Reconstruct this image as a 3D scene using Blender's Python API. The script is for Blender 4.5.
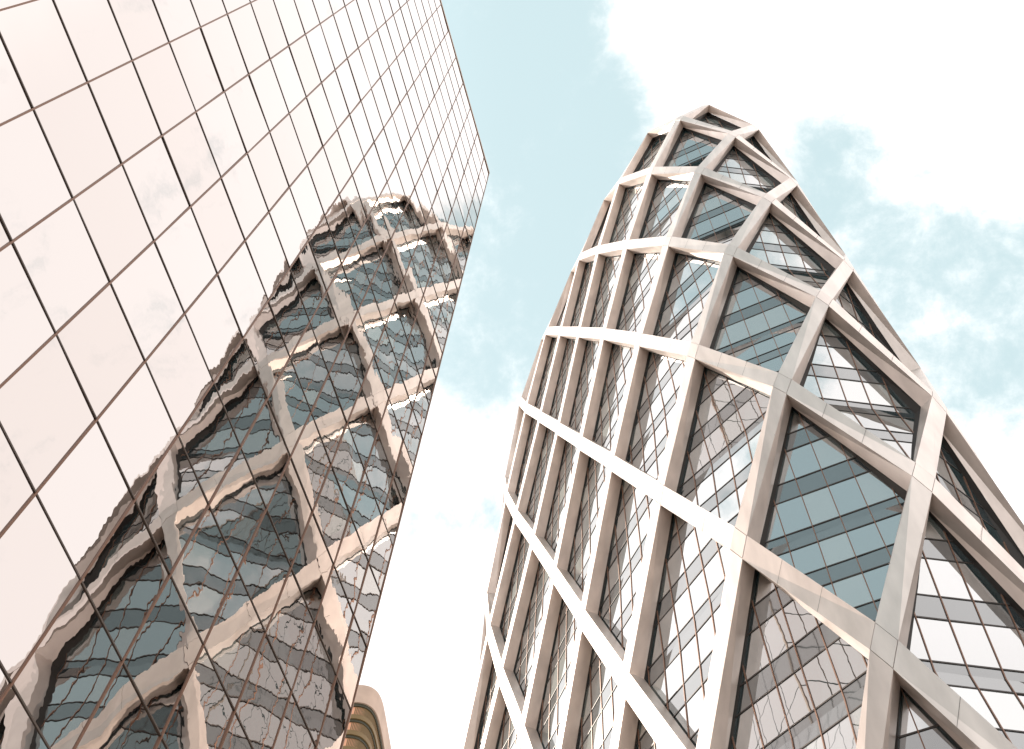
import bpy, bmesh, math, random
from mathutils import Vector, Matrix

for o in list(bpy.data.objects):
    bpy.data.objects.remove(o)
scene = bpy.context.scene
C = scene.collection
random.seed(7)

# ------------------------------------------------------------------ camera
EYE = 1.6
cam_d = bpy.data.cameras.new('camera')
cam = bpy.data.objects.new('camera', cam_d)
C.objects.link(cam)
RX = Vector((0.9644187232, 0.2596948070, 0.0495493041))
UY = Vector((0.2144998881, -0.8781611535, 0.4275778133))
FW = Vector((-0.1545520118, 0.4017357286, 0.9026195655))
m = Matrix.Identity(4)
for i in range(3):
    m[i][0], m[i][1], m[i][2] = RX[i], UY[i], -FW[i]
m[2][3] = EYE
cam.matrix_world = m
FPX = 1118.285
cam_d.sensor_width = 36.0
cam_d.lens = FPX / 1024 * 36.0
cam_d.clip_start = 0.1
cam_d.clip_end = 8000
scene.camera = cam
scene.render.resolution_x, scene.render.resolution_y = 1024, 749


def pix(p):
    d = Vector(p) - Vector((0, 0, EYE))
    z = d.dot(FW)
    if z < 0.2:
        return None
    return 512 + FPX * d.dot(RX) / z, 374.5 - FPX * d.dot(UY) / z


def pix_ray(x, y):
    return (RX * ((x - 512) / FPX) + UY * ((374.5 - y) / FPX) + FW).normalized()


# ------------------------------------------------------------------ light
SUN_AZ, SUN_EL = math.radians(-74), math.radians(36)
w = bpy.data.worlds.new('World')
scene.world = w
w.use_nodes = True
nt = w.node_tree
nt.nodes.clear()


def nd(nt, typ, **kw):
    n = nt.nodes.new(typ)
    for k, v in kw.items():
        setattr(n, k, v)
    return n


def lk(nt, a, b):
    nt.links.new(a, b)


def vmath(nt, op, a, b=None):
    n = nd(nt, 'ShaderNodeVectorMath', operation=op)
    for i, v in enumerate((a, b)):
        if v is None:
            continue
        if hasattr(v, 'is_output'):
            lk(nt, v, n.inputs[i])
        else:
            n.inputs[i].default_value = v
    return n.outputs['Value'] if op in ('DOT_PRODUCT', 'LENGTH') else n.outputs[0]


def fmath(nt, op, a, b=None, clamp=False):
    n = nd(nt, 'ShaderNodeMath', operation=op, use_clamp=clamp)
    for i, v in enumerate((a, b)):
        if v is None:
            continue
        if hasattr(v, 'is_output'):
            lk(nt, v, n.inputs[i])
        else:
            n.inputs[i].default_value = v
    return n.outputs[0]


def smooth(nt, x, lo, hi, a=0.0, b=1.0):
    n = nd(nt, 'ShaderNodeMapRange', interpolation_type='SMOOTHSTEP')
    lk(nt, x, n.inputs[0])
    for i, v in enumerate((lo, hi, a, b)):
        n.inputs[i + 1].default_value = v
    return n.outputs[0]


out = nd(nt, 'ShaderNodeOutputWorld')
bg = nd(nt, 'ShaderNodeBackground')
bg.inputs['Strength'].default_value = 0.1
sky = nd(nt, 'ShaderNodeTexSky', sky_type='NISHITA')
sky.sun_disc = False
sky.sun_elevation = SUN_EL
sky.sun_rotation = SUN_AZ
sky.dust_density = 3.0
sky.air_density = 0.8
tc = nd(nt, 'ShaderNodeTexCoord')
dirn = tc.outputs['Generated']
# pale hazy blue over the physical sky
hz = nd(nt, 'ShaderNodeMix', data_type='RGBA')
hz.inputs[0].default_value = 0.86
lk(nt, sky.outputs[0], hz.inputs[6])
hz.inputs[7].default_value = (3.05, 3.86, 3.93, 1)
# cloud layer: noise on the direction, biased by broad banks of cloud and openings
nz = nd(nt, 'ShaderNodeTexNoise')
nz2 = nd(nt, 'ShaderNodeTexNoise')
nz2.inputs['Scale'].default_value = 17.0
nz2.inputs['Detail'].default_value = 10.0
nz2.inputs['Roughness'].default_value = 0.66
nz2.inputs['Distortion'].default_value = 0.15
lk(nt, dirn, nz2.inputs['Vector'])
nz.inputs['Scale'].default_value = 5.0
nz.inputs['Detail'].default_value = 9.0
nz.inputs['Roughness'].default_value = 0.62
nz.inputs['Distortion'].default_value = 0.35
lk(nt, dirn, nz.inputs['Vector'])


def lobe(x=None, y=None, deg0=3, deg1=10, vec=None):
    v = vec if vec else pix_ray(x, y)
    d = vmath(nt, 'DOT_PRODUCT', dirn, tuple(v))
    return smooth(nt, d, math.cos(math.radians(deg1)), math.cos(math.radians(deg0)))


def azel(az, el):
    az, el = math.radians(az), math.radians(el)
    return (math.sin(az) * math.cos(el), math.cos(az) * math.cos(el), math.sin(el))


open_ = None
for L, k in [(lobe(470, 40, 4, 9), 1.15), (lobe(545, 180, 4, 8), 1.1), (lobe(500, 290, 3, 9), .95), (lobe(455, 430, 1, 9), .4), (lobe(590, 110, 1.5, 4.5), .9),
             (lobe(830, 185, 0.5, 5.5), 0.85), (lobe(905, 245, 1, 7), 0.8),
             (lobe(985, 320, 1, 9), 0.8), (lobe(440, 330, 1, 6), 0.35),
             (lobe(vec=azel(170, 50), deg0=14, deg1=26), 1.35), (lobe(vec=azel(186, 68), deg0=8, deg1=17), 1.35), (lobe(vec=azel(210, 62), deg0=8, deg1=24), .7),
             (lobe(vec=azel(-95, 55), deg0=8, deg1=30), .2), (lobe(vec=azel(20, 87), deg0=1, deg1=8), .35)]:
    t = fmath(nt, 'MULTIPLY', L, k)
    open_ = t if open_ is None else fmath(nt, 'MAXIMUM', open_, t)
cover = fmath(nt, 'SUBTRACT', fmath(nt, 'ADD', fmath(nt, 'ADD', fmath(nt, 'MULTIPLY', fmath(nt, 'SUBTRACT', nz.outputs[0], 0.5), 1.2), fmath(nt, 'MULTIPLY', fmath(nt, 'SUBTRACT', nz2.outputs[0], 0.5), 1.9)), 1.12), fmath(nt, 'MULTIPLY', open_, 1.15))
cov = fmath(nt, 'POWER', smooth(nt, cover, -0.15, 0.95), 1.7)
cl = nd(nt, 'ShaderNodeMix', data_type='RGBA')
lk(nt, cov, cl.inputs[0])
lk(nt, hz.outputs[2], cl.inputs[6])
cl.inputs[7].default_value = (6.9, 6.6, 6.5, 1)
# the sky is brighter in the haze round the sun and on the sunlit clouds opposite it
glow = fmath(nt, 'ADD', fmath(nt, 'MULTIPLY', lobe(vec=azel(-92, 46), deg0=8, deg1=40), 0.55),
             fmath(nt, 'MULTIPLY', lobe(vec=azel(118, 50), deg0=8, deg1=24), 0.35))
sc_ = nd(nt, 'ShaderNodeVectorMath', operation='SCALE')
lk(nt, cl.outputs[2], sc_.inputs[0])
lk(nt, fmath(nt, 'ADD', glow, 1.0), sc_.inputs['Scale'])
lk(nt, sc_.outputs[0], bg.inputs['Color'])
lk(nt, bg.outputs[0], out.inputs['Surface'])

sd = bpy.data.lights.new('sun', 'SUN')
sd.energy = 3.9
sd.angle = math.radians(0.5)
sd.color = (1.0, 0.89, 0.77)
so = bpy.data.objects.new('sun', sd)
C.objects.link(so)
so.rotation_euler = Vector(azel(-74, 36)).to_track_quat('Z', 'Y').to_euler()

vs = scene.view_settings
vs.view_transform = 'Standard'
vs.look = 'None'
vs.exposure = 1.25
vs.gamma = 1.0
scene.cycles.max_bounces = 8
scene.cycles.glossy_bounces = 6
scene.cycles.sample_clamp_indirect = 6.0


# ------------------------------------------------------------------ materials
def mat(name, col, rough=0.5, metal=0.0, spec=0.5):
    mt = bpy.data.materials.new(name)
    mt.use_nodes = True
    b = mt.node_tree.nodes['Principled BSDF']
    b.inputs['Base Color'].default_value = (*col, 1)
    b.inputs['Roughness'].default_value = rough
    b.inputs['Metallic'].default_value = metal
    b.inputs['Specular IOR Level'].default_value = spec
    return mt, mt.node_tree, b


def vary(nt, b, col, scale, amt, detail=5, stretch=(1, 1, 1)):
    """slow colour variation of the surface itself"""
    g = nd(nt, 'ShaderNodeNewGeometry')
    mp = nd(nt, 'ShaderNodeMapping')
    mp.inputs['Scale'].default_value = stretch
    lk(nt, g.outputs['Position'], mp.inputs[0])
    n = nd(nt, 'ShaderNodeTexNoise')
    n.inputs['Scale'].default_value = scale
    n.inputs['Detail'].default_value = detail
    lk(nt, mp.outputs[0], n.inputs['Vector'])
    mr = nd(nt, 'ShaderNodeMapRange')
    lk(nt, n.outputs[0], mr.inputs[0])
    mr.inputs[1].default_value, mr.inputs[2].default_value = 0.3, 0.7
    mr.inputs[3].default_value, mr.inputs[4].default_value = 1 - amt, 1 + amt
    mx = nd(nt, 'ShaderNodeVectorMath', operation='SCALE')
    mx.inputs[0].default_value = col
    lk(nt, mr.outputs[0], mx.inputs['Scale'])
    lk(nt, mx.outputs[0], b.inputs['Base Color'])


def ripple(nt, b, terms, per_pane=False):
    """uneven glass: the normal wanders by small angles over a few scales"""
    g = nd(nt, 'ShaderNodeNewGeometry')
    acc = g.outputs['Normal']
    pos = g.outputs['Position']
    if per_pane:        # every sheet of glass is uneven in its own way
        oi = nd(nt, 'ShaderNodeObjectInfo')
        off = nd(nt, 'ShaderNodeVectorMath', operation='SCALE')
        off.inputs[0].default_value = (0.0, 130.0, 71.0)
        lk(nt, oi.outputs['Random'], off.inputs['Scale'])
        pos = vmath(nt, 'ADD', pos, off.outputs[0])
    for scale, k, stretch in terms:
        mp = nd(nt, 'ShaderNodeMapping')
        mp.inputs['Scale'].default_value = stretch
        lk(nt, pos, mp.inputs[0])
        n = nd(nt, 'ShaderNodeTexNoise')
        n.inputs['Scale'].default_value = scale
        n.inputs['Detail'].default_value = 0.5
        lk(nt, mp.outputs[0], n.inputs['Vector'])
        d = vmath(nt, 'SUBTRACT', n.outputs['Color'], (0.5, 0.5, 0.5))
        s = nd(nt, 'ShaderNodeVectorMath', operation='SCALE')
        lk(nt, d, s.inputs[0])
        s.inputs['Scale'].default_value = k
        acc = vmath(nt, 'ADD', acc, s.outputs[0])
    lk(nt, vmath(nt, 'NORMALIZE', acc), b.inputs['Normal'])


M_MIRROR, t_, b_ = mat('mirror_glass', (0.575, 0.527, 0.505), 0.0, 1.0)
ripple(t_, b_, [(0.5, 0.018, (1, 1, 1)), (1.8, 0.007, (1, 1.0, 0.8)), (5.5, 0.0042, (1, 1, 1))], True)
oi = nd(t_, 'ShaderNodeObjectInfo')
hs = nd(t_, 'ShaderNodeHueSaturation')
hs.inputs['Color'].default_value = (0.575, 0.535, 0.515, 1)
mr = nd(t_, 'ShaderNodeMapRange')
lk(t_, oi.outputs['Random'], mr.inputs[0])
mr.inputs[3].default_value, mr.inputs[4].default_value = 0.97, 1.03
lk(t_, mr.outputs[0], hs.inputs['Value'])
mr2 = nd(t_, 'ShaderNodeMapRange')
lk(t_, oi.outputs['Random'], mr2.inputs[0])
mr2.inputs[3].default_value, mr2.inputs[4].default_value = 1.25, 0.8
lk(t_, mr2.outputs[0], hs.inputs['Saturation'])
lk(t_, hs.outputs[0], b_.inputs['Base Color'])
M_COPPER, t_, b_ = mat('copper_mullion', (0.16, 0.075, 0.042), 0.45, 0.3)
M_BROWN, t_, b_ = mat('brown_transom', (0.07, 0.048, 0.036), 0.5, 0.2)
M_STEEL, t_, b_ = mat('pale_cladding', (0.52, 0.465, 0.435), 0.36, 0.5)
vary(t_, b_, (0.65, 0.575, 0.53), 1.1, 0.13, 9, (1, 1, .22))
M_LINER, t_, b_ = mat('dark_reveal', (0.025, 0.022, 0.02), 0.6)
M_VISION, t_, b_ = mat('vision_glass', (0.02, 0.045, 0.05), 0.01)
b_.inputs['IOR'].default_value = 5.2
ripple(t_, b_, [(0.5, 0.010, (1, 1, 1)), (2.5, 0.004, (1, 1, 1))])
M_BLIND, t_, b_ = mat('vision_glass_blind', (0.16, 0.19, 0.185), 0.01)
b_.inputs['IOR'].default_value = 4.6
ripple(t_, b_, [(0.5, 0.010, (1, 1, 1)), (2.5, 0.004, (1, 1, 1))])
M_SPAND, t_, b_ = mat('spandrel_glass', (0.035, 0.05, 0.055), 0.03)
b_.inputs['IOR'].default_value = 2.75
ripple(t_, b_, [(0.5, 0.010, (1, 1, 1)), (2.5, 0.004, (1, 1, 1))])
M_MULL, t_, b_ = mat('dark_mullion', (0.06, 0.05, 0.046), 0.5, 0.3)
M_RUST, t_, b_ = mat('rust_mullion', (0.22, 0.12, 0.08), 0.5, 0.3)
M_CONC, t_, b_ = mat('tan_concrete', (0.50, 0.38, 0.31), 0.8)
vary(t_, b_, (0.50, 0.38, 0.31), 0.3, 0.12)
M_OCHRE, t_, b_ = mat('ochre_band', (0.17, 0.11, 0.04), 0.6)
M_DKGRN, t_, b_ = mat('dark_olive_edge', (0.04, 0.038, 0.02), 0.6)
M_AMBER, t_, b_ = mat('amber_glass', (0.72, 0.36, 0.22), 0.3, 0.0)
M_ROOF, t_, b_ = mat('roof_grey', (0.25, 0.24, 0.23), 0.9)
M_BODY, t_, b_ = mat('body_dark', (0.10, 0.09, 0.085), 0.7)
M_CREAM, t_, b_ = mat('cream_panel', (0.55, 0.56, 0.48), 0.8)
M_PAVE, t_, b_ = mat('paving', (0.36, 0.34, 0.32), 0.85)
g = nd(t_, 'ShaderNodeNewGeometry')
bk = nd(t_, 'ShaderNodeTexBrick')
bk.inputs['Color1'].default_value = (0.38, 0.36, 0.34, 1)
bk.inputs['Color2'].default_value = (0.33, 0.315, 0.30, 1)
bk.inputs['Mortar'].default_value = (0.2, 0.19, 0.18, 1)
bk.inputs['Scale'].default_value = 1.0
bk.inputs['Mortar Size'].default_value = 0.012
lk(t_, g.outputs['Position'], bk.inputs['Vector'])
lk(t_, bk.outputs[0], b_.inputs['Base Color'])


# ------------------------------------------------------------------ mesh helpers
class MB:
    """collects faces (world coordinates) for ONE mesh object"""

    def __init__(s):
        s.v, s.f, s.mi = [], [], []

    def face(s, pts, mi=0):
        n = len(s.v)
        s.v += [tuple(p) for p in pts]
        s.f.append(tuple(range(n, n + len(pts))))
        s.mi.append(mi)

    def prism(s, a, b, mi=0, mside=None, cap_a=True, cap_b=True):
        """loop a (outer) to loop b (inner); a is counter-clockwise seen from outside"""
        k = len(a)
        if cap_a:
            s.face(a, mi)
        if cap_b:
            s.face(list(reversed(b)), mi)
        for i in range(k):
            j = (i + 1) % k
            s.face([a[j], a[i], b[i], b[j]], mi if mside is None else mside)

    def bar(s, p, q, n, wid, dep, mi=0):
        """bar from p to q on a surface with outward normal n, standing dep proud"""
        p, q, n = Vector(p), Vector(q), Vector(n)
        t = (q - p).normalized()
        x = n.cross(t).normalized() * wid / 2
        lo, hi = n * -0.02, n * dep
        a = [p + x + hi, q + x + hi, q - x + hi, p - x + hi]
        b = [p + x + lo, q + x + lo, q - x + lo, p - x + lo]
        a.reverse(); b.reverse()
        s.prism(a, b, mi)

    def build(s, name, mats, parent=None, base=None):
        me = bpy.data.meshes.new(name)
        base = Vector(base) if base else (parent_base(parent) if parent else Vector((0, 0, 0)))
        me.from_pydata([tuple(Vector(v) - base) for v in s.v], [], s.f)
        for mt in (mats if isinstance(mats, (list, tuple)) else [mats]):
            me.materials.append(mt)
        for p, k in zip(me.polygons, s.mi):
            p.material_index = k
        me.update()
        o = bpy.data.objects.new(name, me)
        C.objects.link(o)
        if parent:
            o.parent = parent
        else:
            o.location = base
        return o


BASES = {}


def parent_base(o):
    b = Vector((0, 0, 0))
    while o:
        b += Vector(o.location)
        o = o.parent
    return b


def thing(name, label, cat, loc):
    o = bpy.data.objects.new(name, None)
    o.location = loc
    C.objects.link(o)
    o['label'], o['category'] = label, cat
    return o


def area_px(pts, n=None):
    """visible picture area of a polygon, 0 when it faces away or is out of frame"""
    c = sum((Vector(p) for p in pts), Vector()) / len(pts)
    if n is not None and (Vector((0, 0, EYE)) - c).dot(n) <= 0:
        return 0
    q = [pix(p) for p in pts]
    if any(x is None for x in q):
        return 0
    q = [(min(max(x, 0), 1024), min(max(y, 0), 749)) for x, y in q]
    return abs(sum(q[i - 1][0] * q[i][1] - q[i][0] * q[i - 1][1] for i in range(len(q)))) / 2


def build_ranked(items, limit, name, mats, parent, after=None, rest_name=None):
    """items: (score, MB, extra). The largest in the picture become parts of their own, the rest one part."""
    items = sorted(items, key=lambda t: -t[0])
    rest = MB()
    for k, (sc, mb, extra) in enumerate(items):
        if k < limit:
            o = mb.build(name, mats, parent)
            if after:
                after(o, extra)
        else:
            n = len(rest.v)
            rest.v += mb.v
            rest.f += [tuple(i + n for i in f) for f in mb.f]
            rest.mi += mb.mi
    if rest.f:
        o = rest.build(rest_name or name, mats, parent)
        o['kind'] = 'stuff'
        return o


# ------------------------------------------------------------------ ground
g = MB()
S = 4000
g.face([(-S, -S, 0), (S, -S, 0), (S, S, 0), (-S, S, 0)])
o = g.build('ground', M_PAVE)
o['kind'] = 'structure'

# ------------------------------------------------------------------ mirror-glass office block on the left
D = 14.5124
PY0, PZ0, PW, PH = -0.00606323 * D, 1.90346 * D + EYE, 0.1648417 * D, 0.2406874 * D
V0, V1, VEND = -8, 10, 10.68
H0, H1 = -8, 22
FX = -D
off = thing('office_block', 'mirror-glass office block with a copper mullion grid reflecting the round tower', 'office building',
            (FX - 15, PY0 + PW * 1.5, 0))


def fp(v, h, dx=0.0):
    return Vector((FX + dx, PY0 + PW * v, PZ0 + PH * h))


panels = []
vs_edges = list(range(V0, V1 + 1)) + [VEND]
hs_edges = [(0.35 - PZ0) / PH] + list(range(H0 + 1, H1 + 1))
for i in range(len(vs_edges) - 1):
    for j in range(len(hs_edges) - 1):
        v0, v1, h0, h1 = vs_edges[i], vs_edges[i + 1], hs_edges[j], hs_edges[j + 1]
        mb = MB()
        # each sheet is set with its own slight tilt
        ty, tz = random.gauss(0, .0030), random.gauss(-.004, .0024)
        bow = random.gauss(.0, .0022)
        N = 4
        P = {}
        for a in range(N + 1):
            for b in range(N + 1):
                s_, t2 = a / N * 2 - 1, b / N * 2 - 1
                dx = ty * s_ * PW / 2 + tz * t2 * PH / 2 + bow * (1 - s_ * s_) * (1 - t2 * t2)
                P[a, b] = fp(v0 + (v1 - v0) * a / N, h0 + (h1 - h0) * b / N, dx)
        for a in range(N):
            for b in range(N):
                mb.face([P[a, b], P[a + 1, b], P[a + 1, b + 1], P[a, b + 1]])
        sc = area_px([fp(v0, h0), fp(v1, h0), fp(v1, h1), fp(v0, h1)])
        panels.append((sc, mb, None))


def smooth_obj(o):
    for p in o.data.polygons:
        p.use_smooth = True
    bm = bmesh.new()
    bm.from_mesh(o.data)
    bmesh.ops.remove_doubles(bm, verts=bm.verts, dist=1e-4)
    bm.to_mesh(o.data)
    bm.free()


rest = build_ranked(panels, 100, 'glass_panel', M_MIRROR, off, after=lambda o, e: smooth_obj(o), rest_name='glass_panel')
if rest:
    for p in rest.data.polygons:
        p.use_smooth = False
for v in vs_edges:
    mb = MB()
    mb.bar(fp(v, hs_edges[0]), fp(v, H1), (1, 0, 0), 0.052, 0.035)
    mb.build('vertical_mullion', M_COPPER, off)
for h in hs_edges:
    mb = MB()
    mb.bar(fp(vs_edges[0], h), fp(VEND, h), (1, 0, 0), 0.05, 0.02)
    mb.build('horizontal_transom', M_BROWN, off)
ztop = PZ0 + PH * H1
yA, yB = PY0 + PW * V0, PY0 + PW * VEND
mb = MB()     # body behind the glass
a = [(FX - .06, yA, 0), (FX - .06, yB, 0), (FX - 32, yB, 0), (FX - 32, yA, 0)]
b = [(x, y, ztop) for x, y, z in a]
mb.prism(b, a)
mb.build('body', M_BODY, off)
mb = MB()
a = [(FX + .05, yA, ztop), (FX + .05, yB + .04, ztop), (FX - 32, yB + .04, ztop), (FX - 32, yA, ztop)]
b = [(x, y, ztop + .35) for x, y, z in a]
mb.prism(b, a)
mb.build('roof_edge', M_CONC, off)
mb = MB()
mb.bar((FX - .06, yB + .02, 0.0), (FX - .06, yB + .02, ztop), (0, 1, 0), 0.16, 0.05)
mb.build('corner_trim', M_CONC, off)
mb = MB()     # end wall glass
for k in range(14):
    for j in range(len(hs_edges) - 1):
        x0, x1 = FX - .2 - k * 2.25, FX - .2 - (k + 1) * 2.25 + .08
        z0, z1 = PZ0 + PH * hs_edges[j] + .04, PZ0 + PH * hs_edges[j + 1] - .04
        mb.face([(x0, yB + .03, z0), (x1, yB + .03, z0), (x1, yB + .03, z1), (x0, yB + .03, z1)])
mb.build('end_glazing', M_MIRROR, off)
mb = MB()
a = [(FX + .12, yA, 0), (FX + .12, yB, 0), (FX - .05, yB, 0), (FX - .05, yA, 0)]
b = [(x, y, 0.34) for x, y, z in a]
mb.prism(b, a)
mb.build('plinth', M_CONC, off)

# ------------------------------------------------------------------ diagrid tower
U24 = 24.0
RING = [(0.488, 33.385), (5.09, 31.182), (9.904, 31.666), (13.811, 34.571), (15.659, 39.042), (14.874, 44.083), (12.669, 48.944),
        (9.954, 53.494), (6.816, 57.927), (3.561, 62.257), (0.351, 66.62), (-2.99, 70.902), (-6.567, 74.811), (-10.587, 78.322),
        (-15.189, 80.525), (-20.003, 80.041), (-23.91, 77.136), (-25.759, 72.665), (-24.973, 67.624), (-22.768, 62.763),
        (-20.053, 58.213), (-16.915, 53.78), (-13.66, 49.45), (-10.45, 45.087), (-7.109, 40.806), (-3.532, 36.896)]
NU = 26
RV = [Vector((x, y, 0)) for x, y in RING]
RN = []
for i in range(NU):
    t = RV[(i + 1) % NU] - RV[i - 1]
    RN.append(Vector((t.y, -t.x, 0)).normalized())
Z_L0 = 48.311 + EYE
LMIN, LMAX = -4, 9
INSET = {7: 0.25, 8: 1.75, 9: 6.6}
ZADJ = {8: -1.3, 9: -6.6}


def zl(l):
    return Z_L0 + 12.0 * l + ZADJ.get(l, 0) if l > LMIN else 0.0


SWELL = {20: .25, 19: .7, 18: 1.2, 17: 1.6, 16: 1.7, 15: 1.6, 14: 1.2, 13: .7}   # the far end is fuller low down


def node(u, l):
    u %= NU
    if u in SWELL:
        k = min(max((7.2 - l) / 4.0, 0), 1.6)
        return RV[u] - RN[u] * INSET.get(l, 0) + Vector((-.93, -.36, 0)) * SWELL[u] * k + Vector((0, 0, zl(l)))
    return RV[u] - RN[u] * INSET.get(l, 0) + Vector((0, 0, zl(l)))


cen = sum(RV, Vector()) / NU
tow = thing('diagrid_tower', 'oval tapering tower wrapped in a pale diamond lattice over dark glass', 'tower', (cen.x, cen.y, 0))
BW, BD, BD2 = 1.08, 0.9, 1.75        # lattice member: face width, clad depth, depth of the dark reveal behind


def nframe(u, l):
    """tangent frame of the skin at a node: right, up-along-skin, outward"""
    u %= NU
    r = (node(u + 1, l) - node(u - 1, l)).normalized() if True else None
    r.z = 0
    r.normalize()
    lo, hi = max(l - 1, LMIN), min(l + 1, LMAX)
    up = Vector((0, 0, 1))
    if hi >= 8 and lo < hi:
        a = (node(u - 1, hi) + node(u + 1, hi)) / 2
        b = (node(u - 1, lo) + node(u + 1, lo)) / 2
        up = (a - b)
        up -= r * up.dot(r)
        up.normalize()
    n = r.cross(up).normalized()
    return r, up, n


def node_verts(u, l, depth=0.0, shrink=0.0):
    r, up, n = nframe(u, l)
    c = node(u, l) - n * depth
    if l < 8:
        tb, lr = BW / 2 / math.sin(math.radians(22)), BW / 2 / math.cos(math.radians(22))
    else:
        tb, lr = BW / 2 / math.sin(math.radians(26)), BW / 2 / math.cos(math.radians(26))
    k = 1 - shrink
    return c + up * tb * k, c + r * lr * k, c - up * tb * k, c - r * lr * k     # top, right, bottom, left


beams, plates = [], []


def beam(u0, l0, side):
    """member from node (u0,l0) up to (u0+side, l0+1)"""
    mb = MB()

    def loop(depth, shrink):
        T0, R0, B0, L0 = node_verts(u0, l0, depth, shrink)
        T1, R1, B1, L1 = node_verts(u0 + side, l0 + 1, depth, shrink)
        if side > 0:
            return [R0, B1, L1, T0]
        return [T0, R1, B1, L0]
    o_ = loop(0, 0)
    i_ = loop(BD, 0)
    j0, j1 = loop(BD, .12), loop(BD2, .12)
    mb.prism(o_, i_, 0, 0)
    mb.prism(j0, j1, 1, 1, cap_a=False)
    n = nframe(u0, l0)[2]
    # open joints between the cladding sheets
    sa, sb = (o_[0], o_[1]), (o_[3], o_[2])
    for t in (0.36, 0.68):
        p, q = sa[0].lerp(sa[1], t), sb[0].lerp(sb[1], t)
        ax = (sa[1] - sa[0]).normalized() * 0.012
        pr = nframe(u0, l0)[2].lerp(nframe(u0 + side, l0 + 1)[2], t) * 0.004
        mb.face([p - ax + pr, p + ax + pr, q + ax + pr, q - ax + pr], 1)
    beams.append((area_px(o_, n), mb, None))


for l in range(LMIN, LMAX + 1):
    for u in range(NU):
        if (u - l) % 2:
            continue
        mb = MB()
        a = list(node_verts(u, l, -0.012, .045))
        b = list(node_verts(u, l, BD + .004, .045))
        c0, c1 = list(node_verts(u, l, BD, .12)), list(node_verts(u, l, BD2, .12))
        a.reverse(); b.reverse(); c0.reverse(); c1.reverse()
        mb.prism(a, b, 0)
        mb.prism(c0, c1, 1, 1, cap_a=False)
        plates.append((area_px(a, nframe(u, l)[2]), mb, None))
        if l < LMAX:
            beam(u, l, 1)
            beam(u, l, -1)
build_ranked(beams, 100, 'lattice_beam', [M_STEEL, M_LINER], tow)
build_ranked(plates, 100, 'lattice_node', [M_STEEL, M_LINER], tow)

# windows: one flat, floor-banded pane field in every diamond
FLOOR, VIS = 4.0, 2.55
MODULE = 1.45
GLASS_IN = 1.0


def clip(poly, a, b, c):
    """keep a*x+b*y<=c"""
    res = []
    for i in range(len(poly)):
        p, q = poly[i - 1], poly[i]
        dp, dq = a * p[0] + b * p[1] - c, a * q[0] + b * q[1] - c
        if (dp <= 0) != (dq <= 0):
            t = dp / (dp - dq)
            res.append((p[0] + t * (q[0] - p[0]), p[1] + t * (q[1] - p[1])))
        if dq <= 0:
            res.append(q)
    return res


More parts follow.
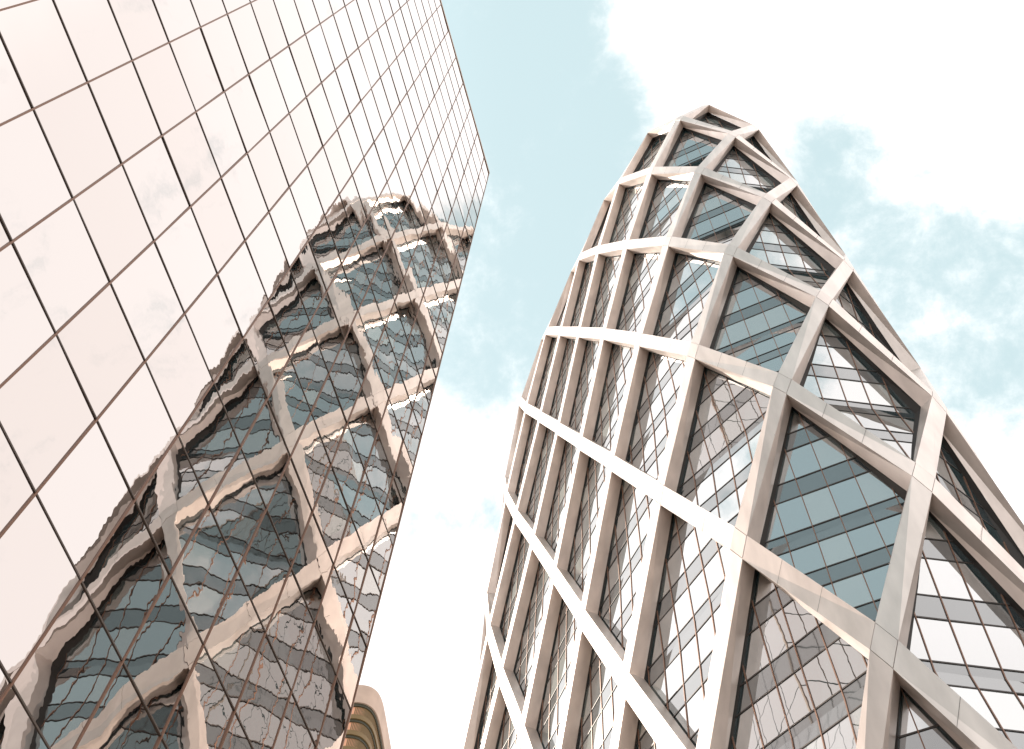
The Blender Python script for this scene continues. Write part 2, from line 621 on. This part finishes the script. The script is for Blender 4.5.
windows = []
rng = random.Random(11)
for l in range(LMIN, 9):
    for u in range(NU):
        if (u - l) % 2:
            continue
        # one diamond: left node (u, l), right node (u+2, l); it folds along the chord between them
        uc = u + 1
        Lp, Rp = node(uc - 1, l), node(uc + 1, l)
        mid = (Lp + Rp) / 2
        e1 = (Rp - Lp).normalized()
        glass, grid = MB(), MB()
        score = 0
        sh = rng.uniform(0, MODULE)
        for half in ('high', 'low'):
            if half == 'low':
                if l - 1 < LMIN:
                    continue
                apex = node(uc, l - 1)
                up = mid - apex
            else:
                apex = node(uc, l + 1)
                up = apex - mid
            up = (up - e1 * up.dot(e1)).normalized()
            n = e1.cross(up).normalized()
            if n.dot(mid - Vector((cen.x, cen.y, mid.z))) < 0:
                n = -n
            nh = Vector((n.x, n.y, 0)).normalized()
            org = mid - nh * GLASS_IN

            def loc(p):
                d = p - mid
                return d.dot(e1), d.dot(up)
            if half == 'low':
                corners = [loc(Lp), loc(apex), loc(Rp)]
            else:
                corners = [loc(Lp), loc(Rp), loc(apex)]
            # grow a little so that the edge is buried in the reveals
            xs = [c[0] for c in corners]; ys = [c[1] for c in corners]

            def P3(x, y, d=0.0):
                return org + e1 * x + up * y + n * d
            zf = up.z
            z_lo, z_hi = org.z + min(ys) * zf, org.z + max(ys) * zf
            k0, k1 = math.floor((z_lo - Z_L0) / FLOOR), math.ceil((z_hi - Z_L0) / FLOOR)
            bands = []
            for k in range(k0, k1):
                zb = Z_L0 + k * FLOOR
                bands.append(((zb + 0.55 - org.z) / zf, (zb + .55 + VIS - org.z) / zf, 0))
                bands.append(((zb + .55 + VIS - org.z) / zf, (zb + .55 + FLOOR - org.z) / zf, 1))
            bands.append(((Z_L0 + k0 * FLOOR - org.z) / zf, (Z_L0 + k0 * FLOOR + .55 - org.z) / zf, 1))
            x0 = min(xs)
            nm = int((max(xs) - x0) / MODULE) + 1
            cols = [x0 - sh + MODULE * i for i in range(nm + 2)]
            for (ya, yb, mi) in bands:
                for xa in cols:
                    q = [(xa, ya), (xa + MODULE, ya), (xa + MODULE, yb), (xa, yb)]
                    for i in range(len(corners)):
                        p, r = corners[i], corners[(i + 1) % len(corners)]
                        a_, b_ = (r[1] - p[1]), -(r[0] - p[0])
                        q = clip(q, a_, b_, a_ * p[0] + b_ * p[1])
                        if len(q) < 3:
                            break
                    if len(q) < 3:
                        continue
                    cx = sum(p[0] for p in q) / len(q); cy = sum(p[1] for p in q) / len(q)
                    tx, ty = rng.gauss(0, .004), rng.gauss(0, .004)
                    pts = [P3(x, y, (x - cx) * tx + (y - cy) * ty) for x, y in q]
                    glass.face(pts, 2 if mi == 0 and rng.random() < 0.22 else mi)
                # transom at the foot of the band
                seg = [(-50, ya), (50, ya)]

                def hclip(y):
                    lo, hi = -99, 99
                    for i in range(len(corners)):
                        p, r = corners[i], corners[(i + 1) % len(corners)]
                        a_, b_ = (r[1] - p[1]), -(r[0] - p[0])
                        c_ = a_ * p[0] + b_ * p[1] - b_ * y
                        if abs(a_) < 1e-6:
                            if c_ < 0:
                                return None
                        elif a_ > 0:
                            hi = min(hi, c_ / a_)
                        else:
                            lo = max(lo, c_ / a_)
                    return (lo, hi) if hi - lo > .2 else None
                h = hclip(ya)
                if h:
                    grid.bar(P3(h[0], ya), P3(h[1], ya), n, 0.075, 0.035)
            for xa in cols:
                lo, hi = -99, 99
                ok = True
                for i in range(len(corners)):
                    p, r = corners[i], corners[(i + 1) % len(corners)]
                    a_, b_ = (r[1] - p[1]), -(r[0] - p[0])
                    c_ = a_ * p[0] + b_ * p[1] - a_ * xa
                    if abs(b_) < 1e-6:
                        continue
                    if b_ > 0:
                        hi = min(hi, c_ / b_)
                    else:
                        lo = max(lo, c_ / b_)
                if hi - lo > .3:
                    grid.bar(P3(xa, lo), P3(xa, hi), n, 0.05, 0.05, 1)
            score += area_px([P3(*c) for c in corners], n)
        if not glass.f:
            continue
        windows.append((score, glass, grid))
windows.sort(key=lambda t: -t[0])
rest_g = MB()
rest_m = MB()
for k, (sc, gl, gr) in enumerate(windows):
    if k < 100:
        o = gl.build('window', [M_VISION, M_SPAND, M_BLIND], tow)
        if gr.f:
            gr.build('mullion_grid', [M_MULL, M_RUST], o)
    else:
        for src, dst in ((gl, rest_g), (gr, rest_m)):
            n0 = len(dst.v)
            dst.v += src.v
            dst.f += [tuple(i + n0 for i in f) for f in src.f]
            dst.mi += src.mi
o = rest_g.build('window', [M_VISION, M_SPAND, M_BLIND], tow)
o['kind'] = 'stuff'
o = rest_m.build('mullion_grid', [M_MULL, M_RUST], o)
o['kind'] = 'stuff'
mb = MB()
top = [RV[u] - RN[u] * 5.0 + Vector((0, 0, zl(8) - 1.0)) for u in range(NU)]
bot = [RV[u] - RN[u] * 5.0 + Vector((0, 0, 0)) for u in range(NU)]
mb.prism(top, bot)
mb.build('roof_core', M_ROOF, tow)

# ------------------------------------------------------------------ rounded block far behind
HB = 140.0
oc = [(-0.640, 0.746), (-0.450, 0.783), (-0.434, 0.788), (-0.427, 0.798), (-0.4255, 0.812), (-0.429, 0.835), (-0.4335, 0.860), (-0.438, 0.885), (-0.46, 1.01), (-0.66, 1.10)]
curve = [Vector((x * HB, y * HB, 0)) for x, y in oc]
for _ in range(3):           # round the plan corner
    nxt = [curve[0]]
    for p, q in zip(curve, curve[1:]):
        nxt += [p * .75 + q * .25, p * .25 + q * .75]
    curve = nxt + [curve[-1]]
cn = []
for i in range(len(curve)):
    t = curve[min(i + 1, len(curve) - 1)] - curve[max(i - 1, 0)]
    cn.append(Vector((t.y, -t.x, 0)).normalized())
far = thing('rounded_block', 'tan office block with rounded corner and ochre floor bands, low behind the mirror block', 'office building',
            (-75, 130, 0))


def slab(name, inset, z0, z1, m_):
    mb = MB()
    b = [p - n * inset + Vector((0, 0, z1 + EYE)) for p, n in zip(curve, cn)]
    a = [p - n * inset + Vector((0, 0, z0 + EYE)) for p, n in zip(curve, cn)]
    mb.prism(b, a)
    return mb.build(name, m_, far)


slab('parapet', 0, 136.0, 140.0, M_CONC)
slab('soffit_edge', 0.25, 135.4, 135.98, M_DKGRN)
z = 135.4
for k in range(9):
    mb = MB()
    mb.prism([p - n * .5 + Vector((0, 0, z - .01 + EYE)) for p, n in zip(curve, cn)],
             [p - n * .5 + Vector((0, 0, z - 2.0 + EYE)) for p, n in zip(curve, cn)])
    for i in range(1, len(curve) - 1):
        p = curve[i] - cn[i] * 0.5
        mb.bar((p.x, p.y, z - 2 + EYE), (p.x, p.y, z - .01 + EYE), cn[i], 0.12, 0.1, 1)
    mb.build('window_band', [M_AMBER, M_OCHRE], far)
    slab('floor_band', 0.1, z - 2.9, z - 2.01, M_OCHRE)
    slab('floor_edge', 0.3, z - 3.4, z - 2.91, M_DKGRN)
    z -= 3.4
slab('lower_body', 0.3, -1.6, z - .02, M_CONC)
